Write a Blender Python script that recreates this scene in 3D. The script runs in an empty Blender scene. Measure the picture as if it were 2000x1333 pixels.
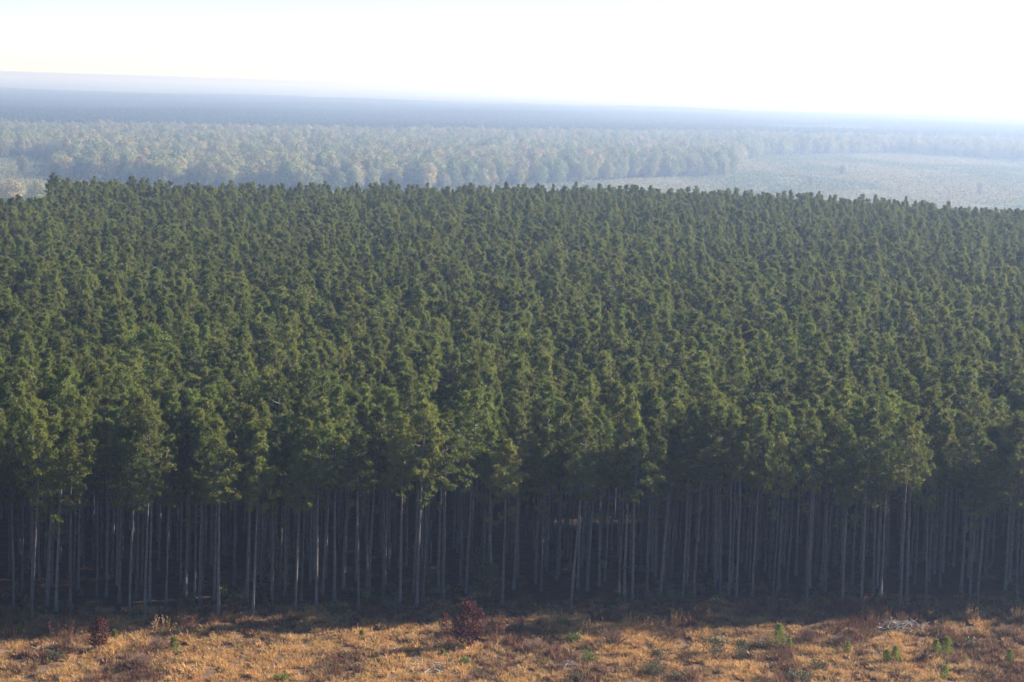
import bpy, math, random
import numpy as np
from mathutils import Matrix, Vector

# ------------------------------------------------------------------ camera, sky, sun, exposure
S = bpy.context.scene
COL = S.collection
PITCH, ROLL, CAM_H = 6.74, 1.7, 55.0
cam_data = bpy.data.cameras.new('camera')
cam = bpy.data.objects.new('camera', cam_data)
COL.objects.link(cam)
cam_data.sensor_width = 36.0
cam_data.lens = 75.6
cam_data.clip_start = 1.0
cam_data.clip_end = 80000.0
cam.matrix_world = (Matrix.Translation((0, 0, CAM_H))
                    @ Matrix.Rotation(math.radians(90 - PITCH), 4, 'X')
                    @ Matrix.Rotation(math.radians(ROLL), 4, 'Z'))
S.camera = cam

SUN_AZ, SUN_EL = 66.0, 25.0          # degrees to the right of straight ahead, degrees up
w = bpy.data.worlds.new('World')
S.world = w
w.use_nodes = True
wn = w.node_tree
sky = wn.nodes.new('ShaderNodeTexSky')
sky.sky_type = 'NISHITA'
sky.sun_disc = False
sky.sun_elevation = math.radians(SUN_EL)
sky.sun_rotation = math.radians(SUN_AZ)
sky.altitude = 2500
sky.air_density = 0.9
sky.dust_density = 0.9
sky.ozone_density = 1.0
bg = wn.nodes['Background']
bg.inputs['Strength'].default_value = 0.055
wn.links.new(sky.outputs[0], bg.inputs['Color'])

sl = bpy.data.lights.new('sun', 'SUN')
sl.energy = 5.0
sl.angle = math.radians(0.5)
sl.color = (1.0, 0.90, 0.74)
sun = bpy.data.objects.new('sun', sl)
COL.objects.link(sun)
sdir = Vector((math.sin(math.radians(SUN_AZ)) * math.cos(math.radians(SUN_EL)),
               math.cos(math.radians(SUN_AZ)) * math.cos(math.radians(SUN_EL)),
               math.sin(math.radians(SUN_EL))))
sun.rotation_euler = sdir.to_track_quat('Z', 'Y').to_euler()
sun.location = (120, 100, 120)

S.view_settings.view_transform = 'Standard'
S.view_settings.look = 'None'
S.view_settings.gamma = 1.0
S.view_settings.exposure = 1.72
S.render.engine = 'CYCLES'
S.cycles.use_denoising = True
S.cycles.max_bounces = 4
S.cycles.diffuse_bounces = 2
S.cycles.transmission_bounces = 2
S.cycles.volume_bounces = 1
S.cycles.caustics_reflective = False
S.cycles.caustics_refractive = False

rng = np.random.default_rng(11)
random.seed(5)

# ------------------------------------------------------------------ helpers
def mat(name, col, var=0.25, hue=0.03, trans=0.0, rough=0.8, scale=None, col2=None, spec=0.2, tint=None):
    """procedural material: base colour, per-object variation, optional noise towards col2, optional translucency"""
    m = bpy.data.materials.new(name)
    m.use_nodes = True
    nt = m.node_tree
    N, L = nt.nodes, nt.links
    bs = N['Principled BSDF']
    bs.inputs['Roughness'].default_value = rough
    bs.inputs['Specular IOR Level'].default_value = spec
    src = N.new('ShaderNodeRGB')
    src.outputs[0].default_value = (*col, 1)
    cur = src.outputs[0]
    if col2 is not None:
        tc = N.new('ShaderNodeTexCoord')
        nz = N.new('ShaderNodeTexNoise')
        nz.inputs['Scale'].default_value = scale or 1.0
        nz.inputs['Detail'].default_value = 5
        L.new(tc.outputs['Object'], nz.inputs['Vector'])
        rp = N.new('ShaderNodeMapRange')
        rp.inputs[1].default_value = 0.36
        rp.inputs[2].default_value = 0.64
        L.new(nz.outputs['Fac'], rp.inputs[0])
        mx = N.new('ShaderNodeMix')
        mx.data_type = 'RGBA'
        L.new(rp.outputs[0], mx.inputs[0])
        L.new(cur, mx.inputs[6])
        mx.inputs[7].default_value = (*col2, 1)
        cur = mx.outputs[2]
    oi = N.new('ShaderNodeObjectInfo')
    if tint is not None:
        pw = N.new('ShaderNodeMath'); pw.operation = 'POWER'
        wnz = N.new('ShaderNodeTexWhiteNoise'); wnz.noise_dimensions = '1D'
        L.new(oi.outputs['Random'], wnz.inputs['W'])
        L.new(wnz.outputs['Value'], pw.inputs[0]); pw.inputs[1].default_value = 7.0
        mt = N.new('ShaderNodeMix'); mt.data_type = 'RGBA'
        sc_ = N.new('ShaderNodeMath'); sc_.operation = 'MULTIPLY'; sc_.inputs[1].default_value = .4; L.new(pw.outputs[0], sc_.inputs[0]); L.new(sc_.outputs[0], mt.inputs[0]); L.new(cur, mt.inputs[6]); mt.inputs[7].default_value = (*tint, 1)
        cur = mt.outputs[2]
    hs = N.new('ShaderNodeHueSaturation')
    mr = N.new('ShaderNodeMapRange')
    mr.inputs[3].default_value = 1 - var
    mr.inputs[4].default_value = 1 + var
    L.new(oi.outputs['Random'], mr.inputs[0])
    L.new(mr.outputs[0], hs.inputs['Value'])
    mh = N.new('ShaderNodeMapRange')
    mh.inputs[3].default_value = 0.5 - hue
    mh.inputs[4].default_value = 0.5 + hue
    wn2 = N.new('ShaderNodeTexWhiteNoise'); wn2.noise_dimensions = '1D'
    ad = N.new('ShaderNodeMath'); ad.operation = 'ADD'; ad.inputs[1].default_value = 7.3
    L.new(oi.outputs['Random'], ad.inputs[0]); L.new(ad.outputs[0], wn2.inputs['W'])
    L.new(wn2.outputs['Value'], mh.inputs[0])
    L.new(mh.outputs[0], hs.inputs['Hue'])
    L.new(cur, hs.inputs['Color'])
    cur = hs.outputs[0]
    L.new(cur, bs.inputs['Base Color'])
    if trans > 0:
        tr = N.new('ShaderNodeBsdfTranslucent')
        L.new(cur, tr.inputs['Color'])
        ms = N.new('ShaderNodeMixShader')
        ms.inputs[0].default_value = trans
        L.new(bs.outputs[0], ms.inputs[1])
        L.new(tr.outputs[0], ms.inputs[2])
        L.new(ms.outputs[0], N['Material Output'].inputs['Surface'])
    return m

class MB:
    """collects triangles / quads as numpy blocks"""
    def __init__(self):
        self.v, self.f, self.m, self.n = [], [], [], 0
    def add(self, v, f, mi=0):
        v = np.asarray(v, float).reshape(-1, 3)
        f = np.asarray(f, int)
        self.v.append(v); self.f.append(f + self.n); self.m.append(np.full(len(f), mi)); self.n += len(v)
    def tube(self, pts, rad, sides=6, mi=0):
        pts = np.asarray(pts, float)
        k = len(pts)
        t = np.gradient(pts, axis=0)
        t /= np.linalg.norm(t, axis=1)[:, None] + 1e-9
        ref = np.array([1.0, 0.17, 0.05]) if abs(t[0][2]) > 0.7 else np.array([0.05, 0.1, 1.0])
        a = np.cross(t, ref); a /= np.linalg.norm(a, axis=1)[:, None] + 1e-9
        b = np.cross(t, a)
        th = np.arange(sides) * 2 * np.pi / sides
        rad = np.broadcast_to(np.asarray(rad, float), (k,))
        v = pts[:, None, :] + rad[:, None, None] * (np.cos(th)[None, :, None] * a[:, None, :] + np.sin(th)[None, :, None] * b[:, None, :])
        f = []
        for i in range(k - 1):
            for j in range(sides):
                j2 = (j + 1) % sides
                f.append([i * sides + j, i * sides + j2, (i + 1) * sides + j2, (i + 1) * sides + j])
        self.add(v.reshape(-1, 3), np.array(f), mi)
    def tris(self, a, b, c, mi=0):
        n = len(a)
        self.add(np.stack([a, b, c], 1).reshape(-1, 3), np.arange(n * 3).reshape(n, 3), mi)
    def quads(self, a, b, c, d, mi=0):
        n = len(a)
        self.add(np.stack([a, b, c, d], 1).reshape(-1, 3), np.arange(n * 4).reshape(n, 4), mi)
    def mesh(self, name, mats):
        me = bpy.data.meshes.new(name)
        V = np.concatenate(self.v)
        sizes = np.concatenate([np.full(len(f), f.shape[1]) for f in self.f])
        loops = np.concatenate([f.reshape(-1) for f in self.f])
        me.vertices.add(len(V)); me.vertices.foreach_set('co', V.astype(np.float32).ravel())
        me.loops.add(len(loops)); me.loops.foreach_set('vertex_index', loops.astype(np.int32))
        me.polygons.add(len(sizes))
        st = np.concatenate([[0], np.cumsum(sizes)[:-1]])
        me.polygons.foreach_set('loop_start', st.astype(np.int32))
        me.polygons.foreach_set('material_index', np.concatenate(self.m).astype(np.int32))
        for q in (mats if isinstance(mats, (list, tuple)) else [mats]):
            me.materials.append(q)
        me.update(calc_edges=True)
        return me

def unit(n):
    v = rng.normal(size=(n, 3))
    return v / np.linalg.norm(v, axis=1)[:, None]

def norm(v):
    return v / (np.linalg.norm(v, axis=-1, keepdims=True) + 1e-9)

def link(name, me, parent=None, loc=None):
    o = bpy.data.objects.new(name, me)
    COL.objects.link(o)
    if parent is not None:
        o.parent = parent
    if loc is not None:
        o.location = loc
    return o

def thing(name, label, cat, loc, rz=0.0, sc=1.0, group=None, tilt=(0, 0)):
    o = bpy.data.objects.new(name, None)
    COL.objects.link(o)
    o.empty_display_size = 0.3
    o.location = loc
    o.rotation_euler = (tilt[0], tilt[1], rz)
    o.scale = (sc, sc, sc) if not isinstance(sc, tuple) else sc
    o['label'] = label; o['category'] = cat
    if group:
        o['group'] = group
    return o

def scatter(name, label, cat, pts, rots, scl, idx, protos):
    """one stuff object: geometry-node instances of the prototypes on the given points"""
    pc = bpy.data.collections.new('protos_' + name)
    for i, me in enumerate(protos):
        pc.objects.link(bpy.data.objects.new('%s_%02d' % (name, i), me))
    pts = np.asarray(pts, np.float32)
    me = bpy.data.meshes.new(name)
    me.vertices.add(len(pts))
    me.vertices.foreach_set('co', pts.ravel())
    a = me.attributes.new('rot', 'FLOAT_VECTOR', 'POINT'); a.data.foreach_set('vector', np.asarray(rots, np.float32).ravel())
    a = me.attributes.new('scl', 'FLOAT_VECTOR', 'POINT'); a.data.foreach_set('vector', np.asarray(scl, np.float32).ravel())
    a = me.attributes.new('pick', 'INT', 'POINT'); a.data.foreach_set('value', np.asarray(idx, np.int32))
    ng = bpy.data.node_groups.new('scatter_' + name, 'GeometryNodeTree')
    ng.interface.new_socket('Geometry', in_out='INPUT', socket_type='NodeSocketGeometry')
    ng.interface.new_socket('Geometry', in_out='OUTPUT', socket_type='NodeSocketGeometry')
    N, L = ng.nodes, ng.links
    gi, go = N.new('NodeGroupInput'), N.new('NodeGroupOutput')
    ip = N.new('GeometryNodeInstanceOnPoints')
    ci = N.new('GeometryNodeCollectionInfo')
    ci.inputs['Collection'].default_value = pc
    ci.inputs['Separate Children'].default_value = True
    ci.inputs['Reset Children'].default_value = True
    def attr(nm, ty):
        q = N.new('GeometryNodeInputNamedAttribute'); q.data_type = ty
        q.inputs['Name'].default_value = nm
        return q.outputs['Attribute']
    L.new(gi.outputs[0], ip.inputs['Points'])
    L.new(ci.outputs[0], ip.inputs['Instance'])
    ip.inputs['Pick Instance'].default_value = True
    L.new(attr('pick', 'INT'), ip.inputs['Instance Index'])
    L.new(attr('rot', 'FLOAT_VECTOR'), ip.inputs['Rotation'])
    L.new(attr('scl', 'FLOAT_VECTOR'), ip.inputs['Scale'])
    L.new(ip.outputs[0], go.inputs[0])
    o = link(name, me)
    md = o.modifiers.new('scatter', 'NODES')
    md.node_group = ng
    o['kind'] = 'stuff'; o['label'] = label; o['category'] = cat
    return o

def inside(poly, x, y):
    r = np.zeros(len(x), bool)
    n = len(poly)
    for i in range(n):
        x1, y1 = poly[i]; x2, y2 = poly[(i + 1) % n]
        c = ((y1 > y) != (y2 > y)) & (x < (x2 - x1) * (y - y1) / (y2 - y1 + 1e-12) + x1)
        r ^= c
    return r

def fill(poly, step, jit, wedge=None):
    """jittered grid inside a polygon, kept to the wedge of land the place needs"""
    xs = [p[0] for p in poly]; ys = [p[1] for p in poly]
    gx, gy = np.meshgrid(np.arange(min(xs), max(xs), step), np.arange(min(ys), max(ys), step))
    gx = gx.ravel() + rng.uniform(-jit, jit, gx.size); gy = gy.ravel() + rng.uniform(-jit, jit, gy.size)
    k = inside(poly, gx, gy)
    if wedge:
        k &= (gx > -0.25 * gy - wedge[0]) & (gx < 0.25 * gy + wedge[1])
    return gx[k], gy[k]

_ph = rng.uniform(0, 6.28, (14, 2)); _fr = rng.normal(0, 1, (14, 2))
def smooth_noise(x, y, wl):
    """cheap value noise in -1..1 with about the given wavelength"""
    s = 0
    for i in range(14):
        s = s + np.sin(x / wl * 6.28 * _fr[i, 0] * .6 + y / wl * 6.28 * _fr[i, 1] * .6 + _ph[i, 0])
    return s / 5.0

EDGE0, EDGEK = 222.0, 0.18          # the forest's front edge: y = EDGE0 + EDGEK * x
def edge(x):
    return EDGE0 + EDGEK * x
LOW = -50.0                          # the bottomland behind the pine stand lies this much lower
def ground_z(x, y):
    fade = np.clip((edge(x) - 3 - y) / 6, 0, 1)
    return fade * (0.18 * smooth_noise(x, y, 7.0) + 0.13 * smooth_noise(x + 31, y * 1.3, 3.0))

# ------------------------------------------------------------------ materials
M = {}
M['bark'] = mat('pine_bark', (.13, .122, .126), var=.3, hue=.01, scale=3, col2=(.085, .079, .08), rough=.9)
M['needles'] = mat('pine_needles', (.100, .140, .024), var=.36, hue=.014, trans=.4, scale=.9, col2=(.158, .165, .028), rough=.55, spec=.3, tint=(.165, .16, .045))
M['young'] = mat('young_pine_needles', (.17, .21, .03), var=.15, hue=.012, trans=.35, scale=3, col2=(.22, .25, .04), rough=.5)
M['maroon'] = mat('maroon_leaves', (.068, .017, .019), var=.12, hue=.01, trans=.25, scale=2.2, col2=(.13, .042, .042), rough=.7, spec=.15)
M['leafgreen'] = mat('shrub_leaves', (.10, .16, .03), var=.2, hue=.02, trans=.3, scale=3, col2=(.17, .2, .05), rough=.5)
M['leafdark'] = mat('evergreen_shrub_leaves', (.06, .075, .035), var=.2, hue=.02, trans=.2, scale=2, col2=(.12, .12, .065), rough=.5)
M['twig'] = mat('brown_twigs', (.12, .075, .06), var=.2, hue=.012, scale=2, col2=(.19, .12, .085), rough=.9)
M['stick'] = mat('bleached_sticks', (.42, .37, .33), var=.15, hue=.01, scale=2, col2=(.25, .2, .18), rough=.9)
M['straw'] = mat('golden_straw', (.45, .265, .11), var=.3, hue=.012, trans=.3, scale=2, col2=(.54, .335, .155), rough=.7)
M['pinkstraw'] = mat('pinkish_straw', (.45, .295, .145), var=.3, hue=.012, trans=.3, scale=2, col2=(.37, .245, .13), rough=.7)
M['rust'] = mat('rusty_weeds', (.20, .10, .06), var=.3, hue=.015, trans=.2, scale=2, col2=(.15, .08, .058), rough=.8)
M['olive'] = mat('olive_weeds', (.17, .16, .05), var=.3, hue=.02, trans=.3, scale=2, col2=(.23, .2, .07), rough=.8)
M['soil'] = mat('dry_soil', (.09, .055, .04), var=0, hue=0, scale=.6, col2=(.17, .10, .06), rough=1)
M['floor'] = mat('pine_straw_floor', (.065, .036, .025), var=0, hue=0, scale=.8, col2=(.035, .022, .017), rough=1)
M['field'] = mat('young_plantation_field', (.06, .075, .034), var=0, hue=0, scale=.02, col2=(.09, .098, .047), rough=1)
M['land'] = mat('distant_land', (.045, .05, .025), var=0, hue=0, scale=.0015, col2=(.09, .075, .045), rough=1)
AUT = [('olive', (.20, .20, .075)), ('green', (.13, .165, .065)), ('tan', (.27, .225, .11)), ('orange', (.22, .16, .085)), ('yellow', (.25, .22, .10)), ('grey', (.20, .18, .12))]
for nm, c in AUT:
    M['aut_' + nm] = mat('autumn_' + nm, c, var=.25, hue=.010, trans=.25, scale=.25, col2=tuple(min(1, q * 1.35) for q in c), rough=.7)
M['farpine'] = mat('distant_pine_needles', (.065, .09, .035), var=.35, hue=.02, trans=.15, rough=.7)

# ------------------------------------------------------------------ setting: ground sheets
def struct(name, me, loc=None):
    o = link(name, me, None, loc)
    o['kind'] = 'structure'
    return o

def sheet(name, poly_x, poly_y, zf, m):
    """grid sheet: arrays of x and y (2-D) and a height function"""
    mb = MB()
    ny, nx = poly_x.shape
    z = zf(poly_x, poly_y)
    v = np.stack([poly_x, poly_y, z], -1).reshape(-1, 3)
    i = np.arange((ny - 1) * nx).reshape(ny - 1, nx)[:, :-1].ravel()
    mb.add(v, np.stack([i, i + 1, i + nx + 1, i + nx], 1))
    me = mb.mesh(name, m)
    me.polygons.foreach_set('use_smooth', np.ones(len(me.polygons), bool))
    return struct(name, me)

gx, gy = np.meshgrid(np.linspace(-17000, 17000, 31), np.linspace(-900, 38000, 31))
sheet('ground', gx, gy, lambda x, y: x * 0 + LOW - 0.3, M['land'])
gx, gt = np.meshgrid(np.linspace(-90, 100, 260), np.linspace(0, 1, 190))
sheet('dry_field', gx, 150 + gt * (edge(gx) + 1.0 - 150), lambda x, y: ground_z(x, y), M['soil'])
def hill(x, y):
    # the rise that carries the pine stand; it falls away behind and to the sides
    t = np.clip(np.maximum((y - 830) / 300, (np.abs(x) - 330) / 260), 0, 1)
    near = (np.abs(x - 5) < 93) & (y < edge(x) + 1.1) & (y > 151)
    return (LOW - 1.0) * t * t * (3 - 2 * t) - .02 - .5 * near
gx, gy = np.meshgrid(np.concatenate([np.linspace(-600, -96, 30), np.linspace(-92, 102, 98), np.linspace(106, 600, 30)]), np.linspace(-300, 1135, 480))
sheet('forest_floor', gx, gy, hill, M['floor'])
gx, gt = np.meshgrid(np.linspace(-1500, 1700, 60), np.linspace(0, 1, 60))
sheet('far_clearing', gx, 1125 + gt * 3400, lambda x, y: x * 0 + LOW - 0.02, M['field'])

# canopy of the woods too far off to tell their trees apart
gx, gy = np.meshgrid(np.linspace(-10500, 10500, 220), 9700 + 28000 * np.linspace(0, 1, 260) ** 1.7)
gx = gx * (gy / 37700)
def far_canopy(x, y):
    h = LOW + 20 + 3.0 * smooth_noise(x, y * .5, 1500) + 1.5 * smooth_noise(x, y, 420) + rng.normal(0, 1.1, x.shape)
    return np.clip(h, LOW + 1, LOW + 30) - 20 * (y < 9710)
sheet('terrain', gx, gy, far_canopy, M['land'])

# ------------------------------------------------------------------ pine prototypes
def pine_parts(H, crown_base, R, seed, n_br=52, tufts=11, needles=14, epi=2):
    """trunk mesh builder (trunk, limbs, dead stubs) and crown mesh builder (needle tufts)"""
    r = np.random.default_rng(seed)
    T, C = MB(), MB()
    k = 12
    zz = np.linspace(0, H - .2, k)
    bend = np.stack([np.cumsum(r.normal(0, .07, k)) * (zz / H), np.cumsum(r.normal(0, .07, k)) * (zz / H)], 1)
    bend -= bend[0]
    rad = .145 * (1 - zz / H) ** .75 + .02
    rad[0] *= 1.3
    axis = np.column_stack([bend, zz])
    T.tube(axis, rad, 8)
    def at(z):
        return np.array([np.interp(z, zz, axis[:, 0]), np.interp(z, zz, axis[:, 1]), z])
    cs, ds, ss = [], [], []
    for i in range(n_br):
        u = (i + r.uniform(0, 1)) / n_br                      # 0 at crown base, 1 at top
        az = i * 2.39996 + r.normal(0, .5)
        z = crown_base + (H - .3 - crown_base) * u ** .92
        prof = R * min(1, .55 + u * 2.2) * (1.0 - max(0, u - .15) ** 1.12 * 1.02)
        prof *= 1 + .15 * math.sin(az * 2 + seed + u * 1.5)
        if r.random() < .12:
            continue
        ln = max(.3, prof * r.uniform(.55, 1.2))
        up = -.05 + .75 * u + r.normal(0, .12)
        d0 = np.array([math.cos(az) * math.cos(up), math.sin(az) * math.cos(up), math.sin(up)])
        p0 = at(z)
        p1 = p0 + d0 * ln * .55
        d1 = norm(d0 + np.array([0, 0, .35]))
        p2 = p1 + d1 * ln * .5
        T.tube([p0, p1, p2], [.035 + .012 * ln, .025, .008], 3)
        npf = 2 + int(3.2 * ln / R + r.random())
        for j in range(npf):                                    # puffs of needle tufts towards the branch end
            t = 1.0 if j == 0 else r.uniform(.38, .95)
            q = p0 + (p1 - p0) * t / .55 if t < .55 else p1 + (p2 - p1) * (t - .55) / .45
            side = norm(np.cross(d1, [0, 0, 1]) * r.choice([-1, 1]) + r.normal(0, .25, 3))
            c = q + side * (0 if j == 0 else r.uniform(.25, .6) * ln * (1.25 - t) * .8)
            pr = r.uniform(.16, .36) * (1.05 - .3 * u)
            for k_ in range(int(3 + 9 * pr)):
                o_ = norm(r.normal(size=3) + d1 * .5 + np.array([0, 0, .35]))
                cs.append(c + o_ * pr * r.uniform(.5, 1.0) * np.array([1.35, 1.35, .7])); ds.append(o_); ss.append(r.uniform(.8, 1.2))
    for i in range(4):                                          # leader
        cs.append(at(H - .3) + r.normal(0, .12, 3)); ds.append(np.array([0, 0, 1.0])); ss.append(1.1)
    for i in range(epi):                                        # stray live sprays under the crown
        z = crown_base - r.uniform(.3, 2.6); az = r.uniform(0, 6.28)
        d = np.array([math.cos(az), math.sin(az), .15]); p = at(z); ln = r.uniform(.8, 1.7)
        T.tube([p, p + d * ln], [.03, .008], 3)
        for j in range(7):
            cs.append(p + d * ln * r.uniform(.6, 1.05) + r.normal(0, .22, 3)); ds.append(norm(d + r.normal(0, .4, 3))); ss.append(1.0)
    for i in range(9):                                          # dead stubs
        z = r.uniform(.35, .95) * crown_base; az = r.uniform(0, 6.28); ln = r.uniform(.2, 1.1) * (.4 + .8 * z / crown_base)
        d = np.array([math.cos(az), math.sin(az), r.uniform(-.3, .3)])
        T.tube([at(z), at(z) + d * ln], [.022, .008], 3)
    cs, ds, ss = np.array(cs), np.array(ds), np.array(ss)
    n = len(cs)
    c = np.repeat(cs, needles, 0); d = np.repeat(ds, needles, 0); s = np.repeat(ss, needles)
    rv = r.normal(size=(n * needles, 3)); rv = norm(rv)
    dd = norm(d * .55 + rv * .95)
    L_ = r.uniform(.20, .42, n * needles) * s
    wv = norm(np.cross(dd, d + .4 * norm(r.normal(size=(n * needles, 3))))) * (r.uniform(.022, .04, n * needles) * s)[:, None]
    base = c + dd * .03
    C.tris(base - wv, base + wv, base + dd * L_[:, None])
    return T, C

PINE_H = [19.6, 20.4, 18.9, 20.0, 19.2, 20.8, 18.4, 20.2, 19.0, 19.8]
PINES = []
for i, h in enumerate(PINE_H):
    T, C = pine_parts(h, h * (.66, .60, .55, .63, .58, .62, .68, .53, .64, .59)[i], (2.2, 2.7, 2.0, 2.9, 2.4, 2.6, 2.1, 2.3, 3.0, 2.5)[i], 40 + i, n_br=50 + 4 * (i % 3), epi=i % 4)
    PINES.append((T.mesh('pine_trunk', M['bark']), C.mesh('pine_crown', M['needles'])))
def joined(tm, cm, name, mats):
    mb = MB()
    for k, me in enumerate((tm, cm)):
        V = np.empty(len(me.vertices) * 3, np.float32); me.vertices.foreach_get('co', V)
        ls = np.empty(len(me.loops), np.int32); me.loops.foreach_get('vertex_index', ls)
        mb.add(V.reshape(-1, 3), ls.reshape(len(me.polygons), -1), k)
    return mb.mesh(name, mats)
PINE_JOINED = [joined(t, c, 'stand_pine', [M['bark'], M['needles']]) for t, c in PINES]

# ------------------------------------------------------------------ pine stand
FRONT = [(-50.6, 217.1), (-47.9, 213.3), (-47.4, 218.4), (-45.8, 215.1), (-44.4, 215.3), (-42.2, 223.3), (-40.4, 221.0), (-38.2, 214.5), (-36.8, 215.5), (-37.3, 221.4), (-35.5, 221.0), (-32.0, 221.4), (-43.2, 223.2), (-29.3, 215.8), (-30.7, 222.9), (-25.9, 217.1), (-27.3, 223.4), (-24.7, 223.7), (-21.7, 219.1), (-21.6, 224.1), (-19.6, 219.4), (-18.1, 224.5), (-15.2, 219.9), (-14.6, 226.1), (-19.6, 227.3), (-11.1, 224.0), (-13.2, 228.4), (-24.4, 228.6), (-9.3, 222.6), (-8.8, 227.3), (-7.2, 229.4), (-6.5, 224.6), (-4.2, 229.8), (-0.2, 222.9), (1.0, 232.1), (4.0, 231.5), (7.1, 224.4), (8.1, 233.3), (9.1, 232.2), (12.5, 231.4), (13.1, 230.3), (13.8, 226.6), (15.4, 228.0), (17.2, 232.5), (19.6, 231.1), (20.8, 232.0), (23.9, 233.6), (24.7, 231.8), (25.5, 231.9), (27.3, 232.1), (28.9, 226.7), (30.5, 235.2), (31.7, 236.5), (32.6, 227.1), (35.7, 235.1), (36.9, 230.0), (38.8, 229.0), (41.1, 235.0), (41.4, 232.0), (43.0, 228.9), (44.7, 234.3), (46.4, 231.9), (49.4, 239.6), (51.3, 237.1), (51.9, 235.2), (52.0, 231.9), (56.7, 239.0), (56.5, 232.4)]
STAND = [(-230, edge(-230) + 1), (-60, edge(-60) + 1), (110, edge(110) + 1), (190, edge(190)), (300, 560), (240, 672), (165, 700), (110, 745), (72, 778), (30, 772), (-2, 760), (-45, 728), (-85, 707), (-120, 708), (-156, 722), (-132, 612), (-165, 590), (-240, 600)]
fx, fy = fill(STAND, 3.25, 1.4, (14, 62))
f0 = np.array(FRONT)
d2 = ((fx[:, None] - f0[None, :, 0]) ** 2 + (fy[:, None] - f0[None, :, 1]) ** 2).min(1)
inframe = np.abs(fx) < .242 * fy
# in the framed strip the front trees stand where the photograph shows them; everything else fills in behind them
keep = (d2 > 2.1 ** 2) & ~(inframe & (fy < edge(fx) + 8.0))
keep &= rng.random(len(fx)) > .05
for hx, hy, hr in ((5, 300, 5.5), (-38, 300, 4), (88, 420, 6), (42, 285, 4), (-70, 380, 5), (10, 420, 6), (-100, 520, 7), (60, 560, 7)):   # windthrow gaps
    keep &= (fx - hx) ** 2 + (fy - hy) ** 2 > hr * hr
px = np.concatenate([f0[:, 0], fx[keep]]); py = np.concatenate([f0[:, 1], fy[keep]])
n = len(px)
ptype = rng.integers(0, len(PINES), n)
phs = rng.normal(1.0, .06, n).clip(.82, 1.13)
pws = phs * rng.normal(.95, .14, n).clip(.66, 1.3)
prz = rng.uniform(0, 6.28, n)
ptilt = rng.normal(0, .011, (n, 2))
ptilt[:len(f0)] = rng.normal(0, .018, (len(f0), 2))
inview = np.abs(px) < .243 * py
order = np.argsort(np.where(inview, py - EDGEK * px * .5, 9e9))
solo = order[:300]
LANDMARKS = [(-38.8, 'the small maroon shrub'), (-3.5, 'the tall maroon sapling'), (27.4, 'the tallest bright green young pine'), (41.8, 'the pale brush pile')]
ORD = ['first', 'second', 'third', 'fourth', 'fifth', 'sixth', 'seventh', 'eighth', 'ninth', 'tenth', 'eleventh', 'twelfth']
is_front = {i for i in range(len(f0)) if f0[i, 1] < edge(f0[i, 0]) + 1.4}
labels = {}
scrx = lambda i: px[i] / py[i]
lm = [(-38.8 / 201.6, LANDMARKS[0][1]), (-3.5 / 206.4, LANDMARKS[1][1]), (27.4 / 209.1, LANDMARKS[2][1]), (41.8 / 219.0, LANDMARKS[3][1])]
near_lm = {}
for i in sorted(is_front, key=scrx):
    j = min(range(4), key=lambda q: abs(scrx(i) - lm[q][0]))
    side = 'left' if scrx(i) < lm[j][0] else 'right'
    near_lm.setdefault((j, side), []).append(i)
for (j, side), li in near_lm.items():
    li = sorted(li, key=lambda i: abs(scrx(i) - lm[j][0]))
    for q, i in enumerate(li):
        labels[i] = 'forest edge pine, %s front trunk %s of %s' % (ORD[q], side, lm[j][1])
for i in solo:
    i = int(i)
    if i in labels:
        t = thing('pine_tree', labels[i], 'pine tree', (px[i], py[i], -.03), prz[i], (pws[i], pws[i], phs[i]), 'pines along the front edge of the forest', ptilt[i])
    else:
        t = thing('pine_tree', 'tall green pine standing among others just behind the front trunks', 'pine tree', (px[i], py[i], -.03), prz[i], (pws[i], pws[i], phs[i]), 'pines behind the front trunks', ptilt[i])
    link('trunk', PINES[ptype[i]][0], t); link('crown', PINES[ptype[i]][1], t)
rest = np.setdiff1d(np.arange(n), solo)
scatter('pine_forest', 'dense dark green pine forest stretching back to the hazy fields', 'forest',
        np.column_stack([px[rest], py[rest], np.full(len(rest), -.03)]),
        np.column_stack([ptilt[rest], prz[rest]]), np.column_stack([pws[rest], pws[rest], phs[rest]]), ptype[rest], PINE_JOINED)

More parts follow.
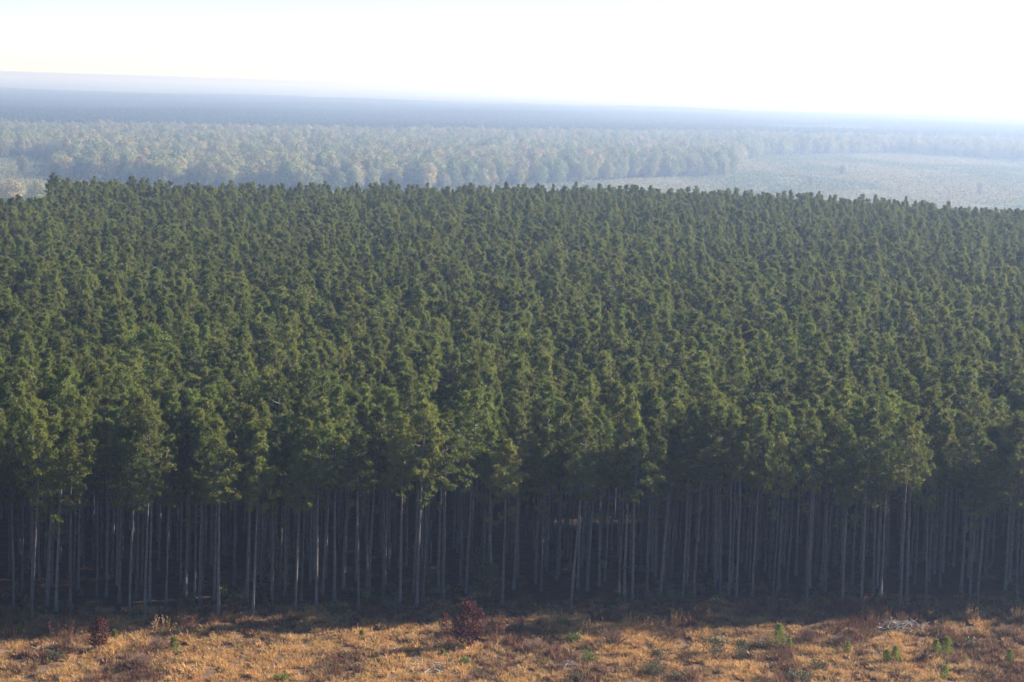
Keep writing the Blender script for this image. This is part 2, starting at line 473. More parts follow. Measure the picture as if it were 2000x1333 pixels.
# ------------------------------------------------------------------ broadleaf trees
def broad_parts(H, R, seed, n_leaf=1500, leaf=.55, low=.12, lobes=11):
    r = np.random.default_rng(seed)
    T, C = MB(), MB()
    k = 7
    zz = np.linspace(0, H * .8, k)
    ax = np.column_stack([np.cumsum(r.normal(0, .1, k)) * zz / H, np.cumsum(r.normal(0, .1, k)) * zz / H, zz])
    T.tube(ax, np.linspace(.28, .06, k) * H / 16, 6)
    lc, lr = [], []
    for i in range(lobes):
        u = (i + .5) / lobes
        z = H * (low + (.93 - low) * u)
        rr = R * math.sin(math.pi * (.16 + .80 * u)) ** .7
        az = i * 2.4 + r.normal(0, .3)
        off = rr * r.uniform(.25, .62)
        p = np.array([math.cos(az) * off, math.sin(az) * off, z])
        lc.append(p); lr.append(max(.9, rr * r.uniform(.5, .74)))
        b = ax[min(k - 1, int(u * k * .8))]
        T.tube([b, (b + p) / 2 + r.normal(0, .2, 3), p], [.09 * H / 16, .06 * H / 16, .02], 4)
    lc, lr = np.array(lc), np.array(lr)
    pk = r.choice(lobes, n_leaf, p=lr ** 2 / (lr ** 2).sum())
    d = norm(r.normal(size=(n_leaf, 3))); d[:, 2] *= .8
    p = lc[pk] + d * (lr[pk] * r.uniform(.55, 1.08, n_leaf))[:, None]
    nrm = norm(d * 1.5 + norm(r.normal(size=(n_leaf, 3))))
    a = norm(np.cross(nrm, norm(r.normal(size=(n_leaf, 3))))); b = np.cross(nrm, a)
    s = (leaf * r.uniform(.6, 1.3, n_leaf))[:, None]
    C.quads(p - a * s * .5, p + b * s * .33, p + a * s * .5, p - b * s * .33)
    return T, C
BROAD = []
for sidx in range(4):
    T, C = broad_parts([30, 27, 33, 26][sidx], [10.6, 11.4, 9.6, 10.4][sidx], 200 + sidx, 3400, 1.2, .12, 10)
    tm = T.mesh('broadleaf_trunk', M['bark'])
    for nm, c in AUT:
        cm = C.mesh('broadleaf_crown', M['aut_' + nm])
        BROAD.append((tm, cm, nm, sidx))
BROAD_J = [joined(t, c, 'wood_tree', [M['bark'], M['aut_' + nm]]) for t, c, nm, si in BROAD]
def pick_broad(n, wts=(.43, .32, .11, .02, .02, .10)):
    return rng.integers(0, 4, n) * 6 + rng.choice(6, n, p=wts)

WOOD = [(-1337, 2711), (-802, 2663), (-630, 2631), (-577, 2669), (-511, 2463), (-464, 2153), (-343, 2072), (-220, 2023), (-77, 2157), (23, 2335), (115, 2527), (191, 2653), (273, 2744), (305, 3055), (363, 3437), (430, 3713), (725, 4143), (907, 3857), (1337, 3723), (1718, 5155), (414, 4543), (-11, 4123), (-452, 3723), (-844, 3517), (-1432, 3437)]
wx, wy = fill(WOOD, 17.5, 7.0, (75, 200))
# distance to the front line of the wood decides which trees are counted singly
fl = np.array(WOOD[1:18])
def dist_line(x, y):
    best = np.full(len(x), 9e9)
    for a, b in zip(fl[:-1], fl[1:]):
        ab = b - a
        t = np.clip(((x - a[0]) * ab[0] + (y - a[1]) * ab[1]) / (ab @ ab), 0, 1)
        best = np.minimum(best, np.hypot(x - a[0] - t * ab[0], y - a[1] - t * ab[1]))
    return best
dl = dist_line(wx, wy)
wt = pick_broad(len(wx))
wsc = rng.uniform(.72, 1.12, len(wx)); wrz = rng.uniform(0, 6.28, len(wx))
cand = np.where((np.abs(wx) < .24 * wy) & (wy < 3050))[0]
solo_w = cand[np.argsort(dl[cand] * 3 + wy[cand] * .25)][:240]
CLABEL = {'olive': 'olive', 'green': 'dull green', 'tan': 'tan', 'orange': 'orange brown', 'yellow': 'yellow', 'grey': 'greyish'}
rank = {}
for nm_ in CLABEL:
    li = sorted([i for i in solo_w if BROAD[wt[i]][2] == nm_], key=lambda i: wx[i] / wy[i])
    if len(li) <= 12:
        for q, i in enumerate(li):
            rank[int(i)] = '%s %s broadleaf tree, counted from the left, of the hazy wood' % (ORD[q], CLABEL[nm_])
for i in solo_w:
    tm, cm, nm, si = BROAD[wt[i]]
    t = thing('broadleaf_tree', rank.get(int(i), '%s broadleaf tree on the near side of the hazy autumn wood' % CLABEL[nm]), 'tree', (wx[i], wy[i], LOW - .1), wrz[i], wsc[i], '%s broadleaf trees of the hazy wood' % CLABEL[nm])
    link('trunk', tm, t); link('crown', cm, t)
rw = np.setdiff1d(np.arange(len(wx)), solo_w)
scatter('autumn_wood', 'hazy autumn broadleaf wood rolling back behind its front trees', 'wood',
        np.column_stack([wx[rw], wy[rw], np.full(len(rw), LOW - .1)]), np.column_stack([np.zeros((len(rw), 2)), wrz[rw]]),
        np.repeat(wsc[rw][:, None], 3, 1), wt[rw], BROAD_J)

# single trees in the clearings
for (x, y, h, rr, nm, lb) in [(-515, 2241, 21.5, .55, 'grey', 'lone slender tree in the small clearing before the dark wood'),
                              (439, 2911, 15, .6, 'green', 'lone dark tree farthest out in the pale hazy field'),
                              (348, 2547, 13, .6, 'grey', 'small lone tree in the hazy field just above the pine tops'),
                              (518, 2406, 16.5, .45, 'tan', 'narrow lone tree at the outer side of the hazy field'),
                              (-383, 1633, 26, .8, 'tan', 'pale tan tree half hidden behind the forest corner, outermost'),
                              (-368, 1655, 25, .7, 'olive', 'pale olive tree half hidden behind the forest corner, innermost')]:
    k = [q for q in range(len(BROAD)) if BROAD[q][2] == nm][0]
    sc = h / 30
    t = thing('lone_tree', lb, 'tree', (x, y, LOW - .05), rng.uniform(0, 6), (sc * rr / .55, sc * rr / .55, sc))
    link('trunk', BROAD[k][0], t); link('crown', BROAD[k][1], t)

# ------------------------------------------------------------------ distant conifers and field bushes
def lod_pine(seed):
    r = np.random.default_rng(seed)
    C = MB()
    C.tube([[0, 0, 0], [0, 0, 16]], [.2, .08], 4, 1)
    nn = 170
    u = r.random(nn) ** .8
    z = 8 + 11 * u; rad = 2.9 * (1 - u ** 1.4) + .15
    az = r.uniform(0, 6.28, nn); q = r.uniform(.35, 1.0, nn) ** .6
    p = np.column_stack([np.cos(az) * rad * q, np.sin(az) * rad * q, z])
    d = norm(np.column_stack([np.cos(az), np.sin(az), .5 + u])); a = norm(np.cross(d, norm(r.normal(size=(nn, 3))))); s = r.uniform(.5, 1.0, nn)[:, None]
    C.quads(p - a * s * .6, p + d * s * .6, p + a * s * .6, p - d * s * .5)
    return C.mesh('distant_pine', [M['farpine'], M['bark']])
FARP = [lod_pine(900 + i) for i in range(4)]
FAR = [(-2863, 3437), (-1432, 3455), (-844, 3532), (-452, 3742), (-11, 4143), (414, 4563), (1718, 5173), (2863, 5193), (2863, 10691), (-3055, 10691)]
cx_, cy_ = fill(FAR, 14, 6.0, (100, 250))
dens = smooth_noise(cx_, cy_, 1700) + .25 * smooth_noise(cx_, cy_, 300)
kk = dens > -.75
cx_, cy_ = cx_[kk], cy_[kk]
ht = 1.4 + .17 * smooth_noise(cx_, cy_ * .4, 700) + rng.normal(0, .05, len(cx_))
scatter('distant_pines', 'faint blue conifer forest fading into haze towards the horizon', 'forest',
        np.column_stack([cx_, cy_, np.full(len(cx_), LOW - .3)]), np.column_stack([np.zeros((len(cx_), 2)), rng.uniform(0, 6.28, len(cx_))]),
        np.column_stack([ht * 1.5, ht * 1.5, ht]), rng.integers(0, 4, len(cx_)), FARP)

def bush_proto(R, H, n_leaf, leaf, m, seed, spread=1.0, tri=False):
    r = np.random.default_rng(seed)
    C = MB()
    d = norm(r.normal(size=(n_leaf, 3))); d[:, 2] = np.abs(d[:, 2])
    q = r.uniform(.35, 1.05, n_leaf) ** .6
    lump = 1 + .28 * np.sin(d[:, 0] * 5 + seed) * np.cos(d[:, 1] * 4 + seed * 2)
    p = d * (q * lump)[:, None] * np.array([R, R, H])
    p[:, 2] += .05
    nrm = norm(d + norm(r.normal(size=(n_leaf, 3))) * 1.1)
    a = norm(np.cross(nrm, norm(r.normal(size=(n_leaf, 3))))); b = np.cross(nrm, a)
    s = (leaf * r.uniform(.6, 1.3, n_leaf))[:, None]
    C.quads(p - a * s * .5, p + b * s * .33, p + a * s * .5, p - b * s * .33)
    return C.mesh('bush', m)
FB = [bush_proto(.9, 1.3, 60, .5, M['aut_olive'], 1), bush_proto(.8, 1.6, 60, .5, M['aut_green'], 2), bush_proto(1.1, 1.0, 60, .5, M['aut_tan'], 3), bush_proto(1.0, 1.2, 60, .5, M['aut_grey'], 4)]
FIELD = [(-611, 1589), (630, 1589), (1069, 3055), (1222, 3742), (907, 3847), (725, 4164), (430, 3734), (305, 3086), (273, 2761), (115, 2543), (23, 2351), (-77, 2169), (-220, 2036), (-343, 2089), (-477, 2179), (-525, 2494), (-582, 2684), (-802, 2674)]
bx, by = fill(FIELD, 6.2, 2.0, (50, 110))
kk = smooth_noise(bx, by * .6, 60) + rng.normal(0, .4, len(bx)) > -.75
bx, by = bx[kk], by[kk]
bn = smooth_noise(bx, by * .4, 160)
bt = np.where(bn > .25, 2, np.where(bn < -.25, 1, 0)); flip = rng.random(len(bx)) < .3
bt = np.where(flip, rng.integers(0, 4, len(bx)), bt)
bs_ = rng.uniform(.7, 1.8, len(bx))
scatter('young_plantation', 'pale hazy field dotted with low saplings and bushes', 'saplings',
        np.column_stack([bx, by, np.full(len(bx), LOW - .05)]), np.column_stack([np.zeros((len(bx), 2)), rng.uniform(0, 6.28, len(bx))]),
        np.repeat(bs_[:, None], 3, 1), bt, FB)

# ------------------------------------------------------------------ foreground plants
def leafy_shrub(H, R, m, seed, n_leaf=900, leaf=.16, shape='oval', stems=7):
    """stems and leaves of an upright leafy shrub or sapling"""
    r = np.random.default_rng(seed)
    T, C = MB(), MB()
    ps, dsv = [], []
    nb = int(26 * max(1, H / 2.5))
    if shape == 'oval':
        T.tube([[0, 0, -.05], [.03, .02, H * .5], [0, 0, H * .97]], [.05 * H / 4 + .01, .03 * H / 4 + .008, .006], 5)
    for i in range(nb):
        u = (i + .5) / nb
        az = i * 2.4 + r.normal(0, .3)
        if shape == 'oval':
            z0 = H * (.05 + .82 * u)
            ln = R * (math.sin(math.pi * min(1, .22 + .76 * u)) ** .8) * r.uniform(.75, 1.15)
            up = .5 + .5 * u
            p0 = np.array([0, 0, z0])
        else:
            z0 = .02; ln = H * r.uniform(.6, 1.05); up = r.uniform(.5, 1.5); p0 = np.array([math.cos(az) * R * .15, math.sin(az) * R * .15, z0])
            ln = min(ln, 1 / max(.001, math.sqrt((math.cos(up) / R) ** 2 + (math.sin(up) / H) ** 2)) * r.uniform(.75, 1.1))
        d = np.array([math.cos(az) * math.cos(up), math.sin(az) * math.cos(up), math.sin(up)])
        p1 = p0 + d * ln
        T.tube([p0, (p0 + p1) / 2 + r.normal(0, .04, 3), p1], [.016, .011, .005], 3)
        k = n_leaf // nb
        t = r.uniform(.25, 1.05, k)[:, None]
        ps.append(p0 + (p1 - p0) * t + r.normal(0, .10 * (.6 + R * .3), (k, 3))); dsv.append(np.repeat(d[None], k, 0))
    p = np.concatenate(ps); d = np.concatenate(dsv); nl = len(p)
    p[:, 2] = np.maximum(p[:, 2], .04)
    ax = norm(d * .6 + norm(r.normal(size=(nl, 3))))
    sd = norm(np.cross(ax, norm(r.normal(size=(nl, 3)))))
    s = (leaf * r.uniform(.6, 1.3, nl))[:, None]
    C.quads(p, p + ax * s * .5 + sd * s * .33, p + ax * s, p + ax * s * .5 - sd * s * .33)
    return T.mesh('stems', M['twig']), C.mesh('leaves', m)

def put(name, label, cat, xy, parts, sc=1.0, group=None, rz=None):
    x, y = xy
    t = thing(name, label, cat, (x, y, float(ground_z(np.array(x), np.array(y))) - .03), rng.uniform(0, 6.28) if rz is None else rz, sc, group)
    for nm, me in parts:
        link(nm, me, t)
    return t

tm, cm = leafy_shrub(4.9, 1.85, M['maroon'], 301, 3800, .19)
put('maroon_sapling', 'tall maroon leaved sapling standing alone before the dark forest edge', 'sapling', (-3.5, 206.4), [('stem', tm), ('leaves', cm)])
tm, cm = leafy_shrub(2.3, .62, M['maroon'], 302, 330, .18)
put('maroon_sapling', 'thin maroon sapling just behind the tall maroon one, outer of two', 'sapling', (-5.9, 212.3), [('stem', tm), ('leaves', cm)])
tm, cm = leafy_shrub(2.0, .55, M['maroon'], 303, 230, .17)
put('maroon_sapling', 'thin short maroon sapling between its taller maroon neighbours', 'sapling', (-4.9, 211.6), [('stem', tm), ('leaves', cm)])
tm, cm = leafy_shrub(3.3, 1.25, M['maroon'], 304, 2000, .18)
put('maroon_shrub', 'small dark maroon shrub by itself in the straw coloured grass', 'shrub', (-38.8, 201.6), [('stem', tm), ('leaves', cm)])

def young_pine(H, seed):
    r = np.random.default_rng(seed)
    T, C = MB(), MB()
    T.tube([[0, 0, -.05], [.02, .01, H * .5], [0, 0, H]], [.035, .025, .01], 5)
    cs, ds = [], []
    nw = max(4, int(H / .32))
    for wl in range(nw):
        u = (wl + .6) / nw
        for b in range(6):
            az = b * 1.047 + wl * .6 + r.normal(0, .25)
            ln = (.14 + .36 * (1 - u)) * H * .78 * r.uniform(.75, 1.15)
            d = np.array([math.cos(az) * .8, math.sin(az) * .8, .45 + .35 * u]); d /= np.linalg.norm(d)
            p0 = np.array([0, 0, H * (.1 + .85 * u)]); p1 = p0 + d * ln
            T.tube([p0, p1], [.014, .005], 3)
            for t in np.linspace(.45, 1, 4):
                cs.append(p0 + (p1 - p0) * t); ds.append(d)
    for t in np.linspace(.85, 1.0, 4):
        cs.append(np.array([0, 0, H * t])); ds.append(np.array([0, 0, 1.0]))
    cs, ds = np.array(cs), np.array(ds)
    k = 12
    c = np.repeat(cs, k, 0); d = np.repeat(ds, k, 0)
    dd = norm(d * .8 + norm(r.normal(size=c.shape)))
    wv = norm(np.cross(dd, norm(r.normal(size=c.shape)))) * .022
    C.tris(c - wv, c + wv, c + dd * r.uniform(.16, .28, len(c))[:, None])
    return T.mesh('stem', M['twig']), C.mesh('needles', M['young'])
YP = [((27.4, 209.1), 3.0, 'tallest bright green young pine among the brown weeds'),
      ((28.5, 209.3), 1.3, 'small bright young pine close beside the tallest young pine'),
      ((34.1, 208.0), 1.5, 'lone bright green young pine between the brown bush and the twin pines'),
      ((37.6, 205.7), 1.6, 'shorter of two bright young pines growing side by side'),
      ((38.4, 205.4), 2.1, 'taller of two bright young pines growing side by side'),
      ((43.2, 209.6), 1.7, 'paler shorter young pine of the pair below the brush pile'),
      ((43.9, 207.9), 2.5, 'bigger yellow green young pine of the pair below the brush pile'),
      ((50.0, 207.1), 1.7, 'outermost bright young pine at the far side of the field'),
      ((42.0, 199.2), 1.9, 'nearest bright young pine, at the lower border of the view'),
      ((-31.6, 201.7), 2.0, 'bright green young pine beside the dark brown bush near the maroon shrub'),
      ((-38.2, 206.5), 1.1, 'tiny bright young pine just behind the small maroon shrub'),
      ((-47.6, 206.8), 1.3, 'small green young pine at the shaded outer corner of the field'),
      ((-14.1, 209.3), 1.0, 'tiny yellow green seedling in golden grass by the shade line'),
      ((-5.8, 203.4), .9, 'tiny green seedling in front of the tall maroon sapling')]
for i, (xy, h, lb) in enumerate(YP):
    a, b = young_pine(h, 500 + i)
    put('young_pine', lb, 'young pine', xy, [('stem', a), ('needles', b)], .88, group='young pines in the foreground field')

GB = [((6.0, 216.4), 1.5, 1.0, 'leafgreen', 'bright leafy bush at the shade line beside the tall weeds'),
      ((7.1, 210.4), 1.2, .95, 'leafgreen', 'rounded deep green bush beside the big brown twiggy bush'),
      ((8.2, 203.1), 1.5, 1.1, 'leafgreen', 'yellow green leafy bush in front of the big brown twiggy bush'),
      ((-20.2, 193.0), .9, 1.3, 'leafgreen', 'low bright green bush at the lower border in open straw'),
      ((-3.6, 200.4), .8, .6, 'leafgreen', 'little yellow green bush in front of the tall maroon sapling'),
      ((-42.2, 197.5), 1.1, 1.3, 'leafdark', 'low olive bush in front of the small maroon shrub'),
      ((23.4, 206.2), 2.1, 1.2, 'leafdark', 'dark conical evergreen bush, fullest of the dark bushes'),
      ((20.6, 206.0), 1.9, 2.2, 'leafdark', 'broad grey green bush adjoining the dark conical evergreen'),
      ((26.1, 209.0), 1.6, 1.1, 'leafdark', 'pale evergreen bush beside the tallest bright young pine'),
      ((14.3, 199.1), 1.7, 1.7, 'leafdark', 'large dark olive bush alone below the big brown bush'),
      ((27.9, 198.6), 1.6, 2.3, 'leafdark', 'wide dark green bush low in the field below the young pines'),
      ((30.5, 202.7), 1.4, 1.4, 'leafdark', 'grey olive bush between the wide dark bush and a young pine'),
      ((15.1, 206.0), 1.2, .7, 'leafdark', 'small near black bush in the middle of the field'),
      ((47.5, 213.0), 1.4, .9, 'leafdark', 'small grey green bush beyond the pair of young pines'),
      ((16.4, 196.8), 1.4, 1.0, 'leafdark', 'dark bush at the lower border beside the large olive bush'),
      ((6.9, 195.4), 1.0, 1.2, 'leafdark', 'low dark bush at the lower border near mid picture')]
for i, (xy, h, r_, m, lb) in enumerate(GB):
    a, b = leafy_shrub(h, r_, M[m], 600 + i, int(700 * max(1, r_)), .13, 'bush' if 'conical' not in lb else 'oval')
    put('green_bush', lb, 'bush', xy, [('stems', a), ('leaves', b)], group='green bushes in the foreground field')

def twig_bush(H, R, seed, n=130):
    r = np.random.default_rng(seed)
    T = MB()
    for i in range(n):
        az = r.uniform(0, 6.28); up = r.uniform(.25, 1.5)
        d = np.array([math.cos(az) * math.cos(up), math.sin(az) * math.cos(up), math.sin(up)])
        ln = 1 / math.sqrt((math.cos(up) / R) ** 2 + (math.sin(up) / H) ** 2) * r.uniform(.6, 1.08)
        p0 = np.array([r.normal(0, R * .12), r.normal(0, R * .12), -.04])
        p1 = p0 + d * ln * .55 + r.normal(0, .06, 3); p2 = p0 + d * ln + r.normal(0, .1, 3)
        T.tube([p0, p1, p2], [.016, .012, .006], 3)
        for k in range(4):
            q = p1 + (p2 - p1) * r.uniform(0, .9); T.tube([q, q + norm(d + r.normal(0, .5, 3)) * r.uniform(.2, .5)], [.010, .004], 3)
    return T.mesh('twigs', M['twig'])
BB = [((10.9, 208.8), 2.0, 2.6, 'big rounded brown twiggy bush in mid field'),
      ((30.6, 212.3), 1.7, 2.3, 'brown twiggy bush just beyond the tallest bright young pine'),
      ((34.2, 211.9), 1.5, 1.9, 'brown twiggy bush between the young pine and the brush pile'),
      ((-33.2, 203.0), 1.7, 2.0, 'dark brown twiggy bush next to the young pine near the maroon shrub'),
      ((-33.8, 195.6), 1.5, 1.8, 'greyish twiggy bush below the small maroon shrub'),
      ((41.2, 205.7), 1.2, .95, 'small dark purple brown bush between the two pairs of young pines'),
      ((51.8, 216.8), 1.3, 1.8, 'brown twiggy bush at the outer side of the field near the shade'),
      ((17.0, 212.7), 1.4, 2.2, 'low brown bush beyond the big rounded brown bush'),
      ((3.2, 206.4), 1.5, 1.8, 'thin brown bush beside the tall maroon sapling'),
      ((-43.4, 199.6), 1.1, 1.6, 'dark low twiggy bush beside the grey sticks')]
for i, (xy, h, r_, lb) in enumerate(BB):
    put('brown_bush', lb, 'bush', xy, [('twigs', twig_bush(h, r_, 700 + i, 170))], group='brown twiggy bushes in the field')

def weeds(H, R, seed, n=30, head='rust'):
    r = np.random.default_rng(seed)
    T, C = MB(), MB()
    for i in range(n):
        az = r.uniform(0, 6.28); p0 = np.array([math.cos(az), math.sin(az), 0]) * R * math.sqrt(r.random()) * 1.0; p0[2] = -.04
        p1 = p0 * 1.25 + np.array([r.normal(0, .07), r.normal(0, .07), H * r.uniform(.3, 1.0) ** .8])
        T.tube([p0, (p0 + p1) / 2 + r.normal(0, .03, 3), p1], [.012, .010, .006], 3)
        k = 9
        t = r.uniform(.45, 1.03, k)[:, None]
        c = p0 + (p1 - p0) * t
        dd = norm(np.array([0, 0, .8]) + r.normal(0, .6, (k, 3))); wv = norm(np.cross(dd, r.normal(size=(k, 3)))) * .03
        C.tris(c - wv, c + wv, c + dd * .2)
    return T.mesh('stalks', M['rust']), C.mesh('seed_heads', M[head])
WD = [((-33.7, 208.8), 1.9, 1.0, 'tall golden weeds lit against the shade behind the dark brown bush'),
      ((-31.8, 211.1), 2.2, .8, 'rusty tall weeds in the shade next to the golden weeds'),
      ((4.6, 214.6), 2.6, .9, 'tall pinkish weeds against the shade beside a bright bush'),
      ((12.8, 215.5), 2.0, .6, 'narrow upright tan weed clump behind the big brown bush'),
      ((21.5, 219.1), 1.7, .5, 'thin rusty weed clump alone in the forest shade'),
      ((49.6, 223.1), 2.3, .6, 'upright tan weed column at the shade line past the brush pile'),
      ((54.9, 224.2), 1.9, .8, 'tan weeds at the outermost corner of the shade line'),
      ((37.3, 225.4), 2.4, 1.0, 'tall rusty weeds in shade behind the brush pile'),
      ((17.8, 218.2), 2.0, .6, 'slim pale weed clump in shade above the low brown bush'),
      ((39.0, 221.2), 2.0, 1.4, 'broad rusty weeds right behind the brush pile'),
      ((-2.3, 211.0), 2.0, .8, 'olive tan weeds directly behind the tall maroon sapling'),
      ((-.9, 210.6), 1.9, 1.0, 'rust coloured weeds just past the tall maroon sapling'),
      ((-48.3, 204.8), 2.2, 1.6, 'broad brown weeds at the outer corner of the field'),
      ((-43.4, 206.3), 2.0, 1.5, 'brown weeds between the corner and the small maroon shrub'),
      ((8.6, 213.3), 2.0, 1.5, 'wide rosy weeds between bright bush and big brown bush'),
      ((15.1, 216.2), 1.8, 1.4, 'pale bushy weeds at the shade line above the big brown bush')]
for i, (xy, h, r_, lb) in enumerate(WD):
    a, b = weeds(h, r_, 800 + i, int(34 * max(1, r_ * 1.2)), 'pinkstraw' if ('golden weeds lit' in lb or 'tan' in lb or 'pale' in lb) else ('pinkstraw' if ('pink' in lb or 'rosy' in lb) else 'rust'))
    put('weed_clump', lb, 'weeds', xy, [('stalks', a), ('seed_heads', b)], group='tall weeds along the shade line')

def stick_mesh(ln, seed):
    r = np.random.default_rng(seed)
    T = MB()
    T.tube([[-ln / 2, 0, 0], [0, r.normal(0, .06), r.normal(0, .04)], [ln / 2, 0, 0]], [.035, .03, .015], 5)
    T.tube([[0, 0, 0], [ln * .22, ln * .14, .05]], [.025, .01], 4)
    return T.mesh('stick', M['stick'])
STICKS = [stick_mesh(l, 820 + i) for i, l in enumerate((.7, 1.0, 1.4, 1.9))]
def brush_pile(xy, n, rx, ry, h, lb):
    t = put('brush_pile', lb, 'brush pile', xy, [], rz=0.0, group='heaps of dead branches')
    for i in range(n):
        x, y = rng.normal(0, rx * .45), rng.normal(0, ry * .45)
        q = math.exp(-(x / rx) ** 2 - (y / ry) ** 2)
        s = link('stick', STICKS[rng.integers(0, 4)], t, (x, y, .07 + h * q * rng.random()))
        s.rotation_euler = (rng.uniform(0, 6.28), rng.normal(0, .28), rng.uniform(0, 6.28))
brush_pile((41.8, 219.0), 120, 2.9, 2.4, .9, 'pale tangled brush pile at the shade line near the outer side')
brush_pile((-7.1, 198.2), 80, 4.2, 3.0, .25, 'flat scatter of grey sticks in front of the tall maroon sapling')
brush_pile((5.8, 201.4), 45, 2.4, 2.0, .25, 'small scatter of pale sticks before the yellow green bush')
brush_pile((-43.2, 201.8), 22, 1.8, 1.6, .4, 'small grey stick heap left of the small maroon shrub')
brush_pile((33.2, 223.5), 20, 2.4, 2.0, .35, 'bluish stick heap lying in forest shade behind the weeds')

UB = [(-27.7, 221.5, 1.9, 1.6), (-24.6, 229.3, 6.0, 2.0), (-1.6, 224.6, 5.0, 1.9), (-2.9, 234.6, 4.6, 2.0), (17.3, 226.0, 2.4, 2.2), (-17.6, 218.9, 1.7, 1.2), (50.6, 227.4, 2.6, 1.0), (22.8, 226.6, 1.6, 1.6), (2.3, 224.0, 1.4, 1.5), (-33.0, 219.0, 2.2, 1.3), (-12.0, 221.4, 1.5, 1.3), (-9.0, 231, 3.2, 1.8)]
UL = ['low dark bush in forest shade right of the golden weeds', 'tall dark leafy understorey tree deep among the trunks', 'tall dark leafy shrub in shade above the maroon sapling', 'shaded leafy understorey shrub well behind the maroon sapling',
      'wide shaded bush under the pines above the low brown bush', 'small dark bush at the trunk feet midway to the maroon sapling', 'slim green shrub in shade beside the upright tan weed column', 'low shaded bush under the pines above the conical evergreen',
      'low shaded bush at the trunk foot right of the maroon sapling', 'dark bush in deep shade behind the golden weeds', 'little dark bush in shade left of the maroon sapling', 'leafy understorey shrub between trunks left of the maroon sapling']
for i, ((x, y, h, r_), lb) in enumerate(zip(UB, UL)):
    a, b = leafy_shrub(h, r_, M['leafdark'], 860 + i, int(500 * max(1, r_ * h / 3)), .2, 'oval' if h > 3 else 'bush')
    put('understorey_shrub', lb, 'shrub', (x, y), [('stems', a), ('leaves', b)], group='shrubs under the pines')

# low growth on the forest floor just inside the edge
UG = [bush_proto(.55, .6, 90, .17, M['leafdark'], 21), bush_proto(.4, .9, 90, .16, M['leafgreen'], 22), bush_proto(.7, .45, 90, .17, M['rust'], 23), bush_proto(.5, .8, 80, .16, M['twig'], 24)]
ux = rng.uniform(-75, 95, 1500); ud = rng.exponential(11, 1500) - 2.5
uy = edge(ux) + ud
kk = (smooth_noise(ux, uy, 9) > -.1) & (ud < 60)
ux, uy = ux[kk], uy[kk]
us = rng.uniform(.5, 1.5, len(ux))
scatter('undergrowth', 'low dark undergrowth on the shaded floor between the front pines', 'undergrowth',
        np.column_stack([ux, uy, ground_z(ux, uy) - .03]), np.column_stack([np.zeros((len(ux), 2)), rng.uniform(0, 6.28, len(ux))]),
        np.repeat(us[:, None], 3, 1), rng.choice(4, len(ux), p=(.4, .12, .26, .22)), UG)

# ------------------------------------------------------------------ grass
def tuft(H, R, n, m, seed, wid=.022, flop=.5):
    r = np.random.default_rng(seed)
    C = MB()
    az = r.uniform(0, 6.28, n); q = np.sqrt(r.random(n)) * R * .5
    p0 = np.column_stack([np.cos(az) * q, np.sin(az) * q, np.full(n, -.05)])
    az2 = az + r.normal(0, .7, n); ln = H * r.uniform(.55, 1.1, n); fl = flop * r.uniform(.2, 1.2, n)
    d = norm(np.column_stack([np.cos(az2) * fl, np.sin(az2) * fl, np.ones(n)]))
    p1 = p0 + d * (ln * .6)[:, None]
    d2_ = norm(d + np.column_stack([np.cos(az2) * fl, np.sin(az2) * fl, -.5 * fl]))
    p2 = p1 + d2_ * (ln * .5)[:, None]
    sd = norm(np.cross(d, norm(r.normal(size=(n, 3))))) * wid
    C.quads(p0 - sd, p0 + sd, p1 + sd * .8, p1 - sd * .8)
    C.tris(p1 - sd * .8, p1 + sd * .8, p2)
    return C.mesh('tuft', m)
TUFTS = [tuft(.55, .5, 30, M['straw'], 1), tuft(.7, .6, 30, M['straw'], 2, flop=.8), tuft(.45, .7, 32, M['pinkstraw'], 3, flop=.9), tuft(.6, .55, 28, M['pinkstraw'], 4),
         tuft(.7, .5, 24, M['rust'], 5, flop=.35), tuft(.9, .45, 22, M['rust'], 6, flop=.3), tuft(.5, .55, 24, M['olive'], 7), tuft(.6, .6, 26, M['twig'], 8, flop=.6)]
ng_ = 62000
tx = rng.uniform(-62, 74, ng_); ty = rng.uniform(183, 240, ng_)
kk = (ty < edge(tx) + 3) & (np.abs(tx) < .27 * ty)
tx, ty = tx[kk], ty[kk]
cl = smooth_noise(tx, ty * .6, 9.0) + .6 * smooth_noise(tx + 50, ty * .7, 3.0) + rng.normal(0, .35, len(tx))
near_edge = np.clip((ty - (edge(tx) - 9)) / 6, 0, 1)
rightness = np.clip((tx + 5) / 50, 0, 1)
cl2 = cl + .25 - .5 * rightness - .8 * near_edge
gap = smooth_noise(tx * 1.3, ty + 20, 2.2) + rng.normal(0, .25, len(tx))
kk = (gap > -.38)
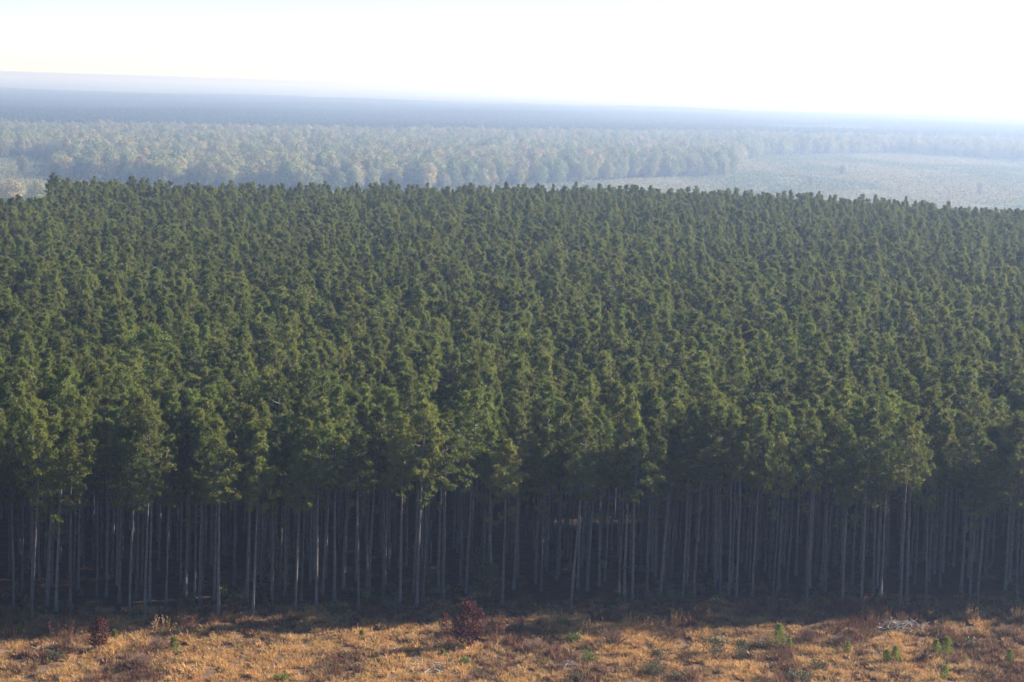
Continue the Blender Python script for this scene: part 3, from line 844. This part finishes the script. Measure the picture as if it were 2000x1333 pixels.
tx, ty, cl2, gap = tx[kk], ty[kk], cl2[kk], gap[kk]
rr_ = rng.random(len(tx))
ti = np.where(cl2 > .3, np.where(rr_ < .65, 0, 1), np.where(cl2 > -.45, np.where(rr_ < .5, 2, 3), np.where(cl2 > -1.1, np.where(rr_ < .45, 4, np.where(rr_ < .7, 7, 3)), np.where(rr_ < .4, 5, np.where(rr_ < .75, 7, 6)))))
ti = np.where(rng.random(len(tx)) < .05, 6, ti)
ti = np.where(rng.random(len(tx)) < .07, 7, ti)
gs = rng.uniform(.45, 1.2, len(tx)) * (1 + .25 * gap)
scatter('dry_grass', 'golden and rusty dry grass and weeds covering the cleared field', 'grass',
        np.column_stack([tx, ty, ground_z(tx, ty)]), np.column_stack([rng.normal(0, .1, (len(tx), 2)), rng.uniform(0, 6.28, len(tx))]),
        np.repeat(gs[:, None], 3, 1), ti, TUFTS)

# ------------------------------------------------------------------ haze: one closed box of even, pale air
mb = MB()
X0, X1, Y0, Y1, Z0, Z1 = -18000, 18000, -1200, 39000, LOW - 2.3, 58.0
mb.add([(X0, Y0, Z0), (X1, Y0, Z0), (X1, Y1, Z0), (X0, Y1, Z0), (X0, Y0, Z1), (X1, Y0, Z1), (X1, Y1, Z1), (X0, Y1, Z1)],
       [(0, 3, 2, 1), (4, 5, 6, 7), (0, 1, 5, 4), (1, 2, 6, 5), (2, 3, 7, 6), (3, 0, 4, 7)])
hm = bpy.data.materials.new('haze_air')
hm.use_nodes = True
hn = hm.node_tree
hn.nodes.remove(hn.nodes['Principled BSDF'])
pv = hn.nodes.new('ShaderNodeVolumePrincipled')
pv.inputs['Color'].default_value = (.405, .558, .90, 1)
pv.inputs['Absorption Color'].default_value = (.634, .468, .01, 1)
pv.inputs['Density'].default_value = 0.000208
pv.inputs['Anisotropy'].default_value = 0.55
hn.links.new(pv.outputs[0], hn.nodes['Material Output'].inputs['Volume'])
hz = link('haze', mb.mesh('haze', hm))
hz['kind'] = 'stuff'; hz['label'] = 'pale blue haze lying over the whole landscape'; hz['category'] = 'haze'
